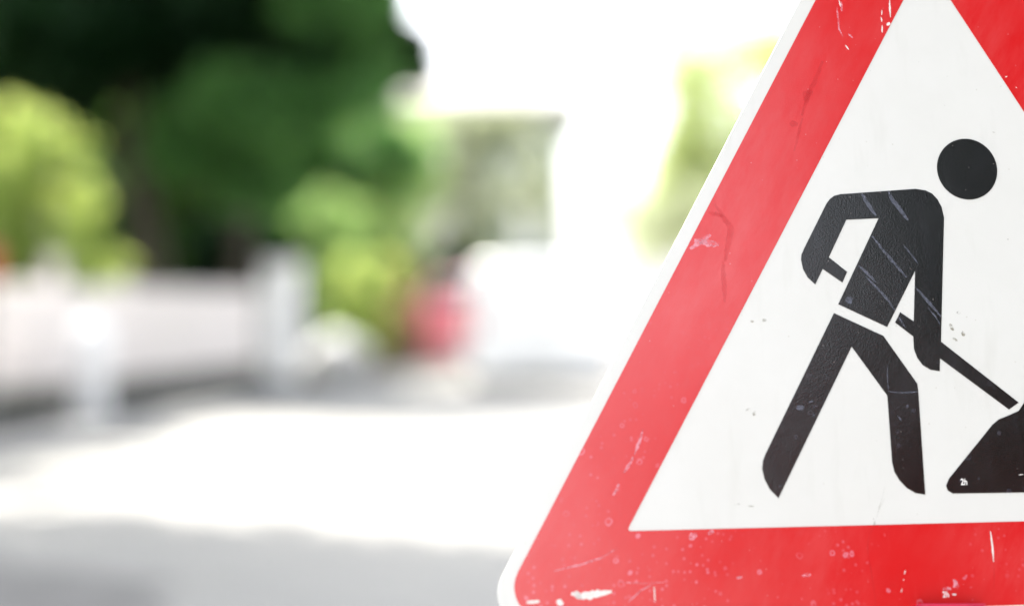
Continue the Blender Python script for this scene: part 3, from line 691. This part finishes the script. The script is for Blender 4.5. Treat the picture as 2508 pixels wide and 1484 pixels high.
def shrub(label, base, blobs, leaf, size, seed):
    x, y = base
    return tree('shrub', label, 'shrub', (x, y, 0), [(x, y, 0), (x+.03, y, .35), (x, y+.03, .7)], .05, blobs, leaf, M['bark'], size, seed, None, 'stems')
shrub('sunlit yellow green shrub above the left end of the picket fence', (-4.75, 12.9), [(-4.8, 12.9, 2.15, .7, .6, .6, 1000), (-4.95, 12.8, 2.62, .30, .3, .32, 170), (-4.45, 12.8, 2.58, .28, .3, .34, 170), (-4.05, 12.9, 2.45, .26, .3, .3, 130), (-4.35, 12.9, 2.0, .45, .5, .55, 450), (-4.0, 13.0, 1.95, .25, .3, .3, 110), (-5.5, 13.1, 2.1, .8, .7, .6, 1000), (-4.15, 13.0, 1.6, .4, .45, .5, 450), (-4.85, 12.9, 1.3, .8, .6, .7, 1100), (-3.85, 13.2, 1.3, .3, .3, .35, 160)], L['bright'], .075, 21)
shrub('light green bush lit by the sun above the gate pillar', (-2.5, 20.5), [(-2.5, 20.5, 2.13, .62, .45, .52, 800), (-2.6, 20.7, 1.2, .5, .5, .7, 900)], L['fresh'], .085, 22)
shrub('round yellow bush right of the gate pillar', (-1.95, 18.8), [(-1.96, 18.8, 1.28, .50, .42, .46, 750), (-1.95, 18.9, .7, .4, .4, .45, 500)], L['bright'], .075, 23)
shrub('dry brown shrub at the roadside left of the red car', (-1.6, 19.7), [(-1.6, 19.6, .6, .5, .4, .5, 900), (-1.65, 20.9, .9, .4, .4, .7, 700)], L['brown'], .075, 24)
shrub('pale green bush low behind the white garden wall', (3.0, 27), [(2.8, 27, 2.5, 1.1, .7, 1.0, 650), (3.7, 27, 2.2, 1.1, .7, 1.1, 650)], L['pale'], .12, 25)
shrub('dark green bush behind the red car', (-1.2, 27), [(-1.1, 27.2, 1.7, .6, .6, .6, 1100), (-1.0, 27.2, .8, .7, .6, .7, 1000), (-.6, 27.3, 1.2, .6, .5, .6, 900)], L['dark'], .11, 26)
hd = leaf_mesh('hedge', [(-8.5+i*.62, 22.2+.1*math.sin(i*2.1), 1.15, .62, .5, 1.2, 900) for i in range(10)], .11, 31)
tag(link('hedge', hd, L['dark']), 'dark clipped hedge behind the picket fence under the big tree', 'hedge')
tree('unseen_street_tree', 'leafy tree overhanging the road from the left, outside the picture', 'tree', (-5.6, 5.5, 0),
     [(-5.6, 5.5, 0), (-5.5, 5.4, 2), (-5.2, 5.1, 3.6)], .22, [(-5.2, 7.2, 5.4, 2.9, 2.6, 1.9, 5500), (-2.9, 7.0, 5.3, 2.3, 2.1, 1.4, 4200), (-.9, 6.0, 5.7, 1.9, 1.8, 1.1, 2500), (-4.7, 10.9, 5.5, 1.5, .55, .45, 750), (-6.0, 12.2, 5.7, 1.3, .7, .6, 700), (-4.2, 9.3, 5.2, .9, .4, .4, 220)], L['mid'], M['bark'], .16, 41)

# ------------------------------------------------------------------ unseen trees and bush added for the sign gloss to reflect
L['copper'] = leaf_mat('added_copper_leaves', (.22, .05, .04), (.32, .08, .06), .25)  # red leaf tone of the added bush, chosen to tint the reflection
tree('unseen_street_tree', 'unseen tall dense dark tree added behind the camera to darken the sign reflection', 'tree', (6.6, -9.6, 0),
     [(6.6, -9.6, 0), (6.6, -9.6, 2.5), (6.5, -9.5, 4)], .25, [(6.6, -9.2, 4.2, 2.2, 1.2, 2.4, 6500), (7.6, -9.6, 8.4, 3.9, 1.8, 3.6, 13000), (9.6, -9.8, 12.4, 4.6, 2.0, 3.6, 12000), (12.2, -9, 6.6, 3.6, 2, 4, 9000), (9.8, -9.4, 4.0, 2.8, 1.4, 3.2, 8000), (6.3, -9, 1.6, 1.8, 1.0, 1.5, 4000)], L['dark'], M['bark'], .22, 42)
shrub('unseen reddish brown bush added behind the camera to tint the sign reflection', (4.6, -8.0), [(3.7, -8, 2.4, 1.3, .8, 1.2, 4500), (4.8, -8, 1.5, 1.1, .8, 1.0, 2600), (5.9, -7.8, 1.3, 1.1, .8, 1.2, 2600), (7.5, -7.8, 1.2, 1.1, .8, 1.1, 2600)], L['copper'], .12, 43)
for k, (x, y, lab) in enumerate(((13.0, -5.5, 'unseen tall dark tree beside the first one, added to darken the sign reflection'), (13.5, .5, 'unseen tall dark tree on the right, level with the sign, added to darken its reflection'))):
    tree('unseen_street_tree', lab, 'tree', (x, y, 0), [(x, y, 0), (x, y, 2.2), (x-.1, y, 4.2)], .26,
         [(x, y, 4.2, 3.2, 3.8, 3.8, 11000), (x+.2, y, 9.2, 3.2, 4.2, 4.0, 12000)], L['dark'], M['bark'], .24, 50+k)
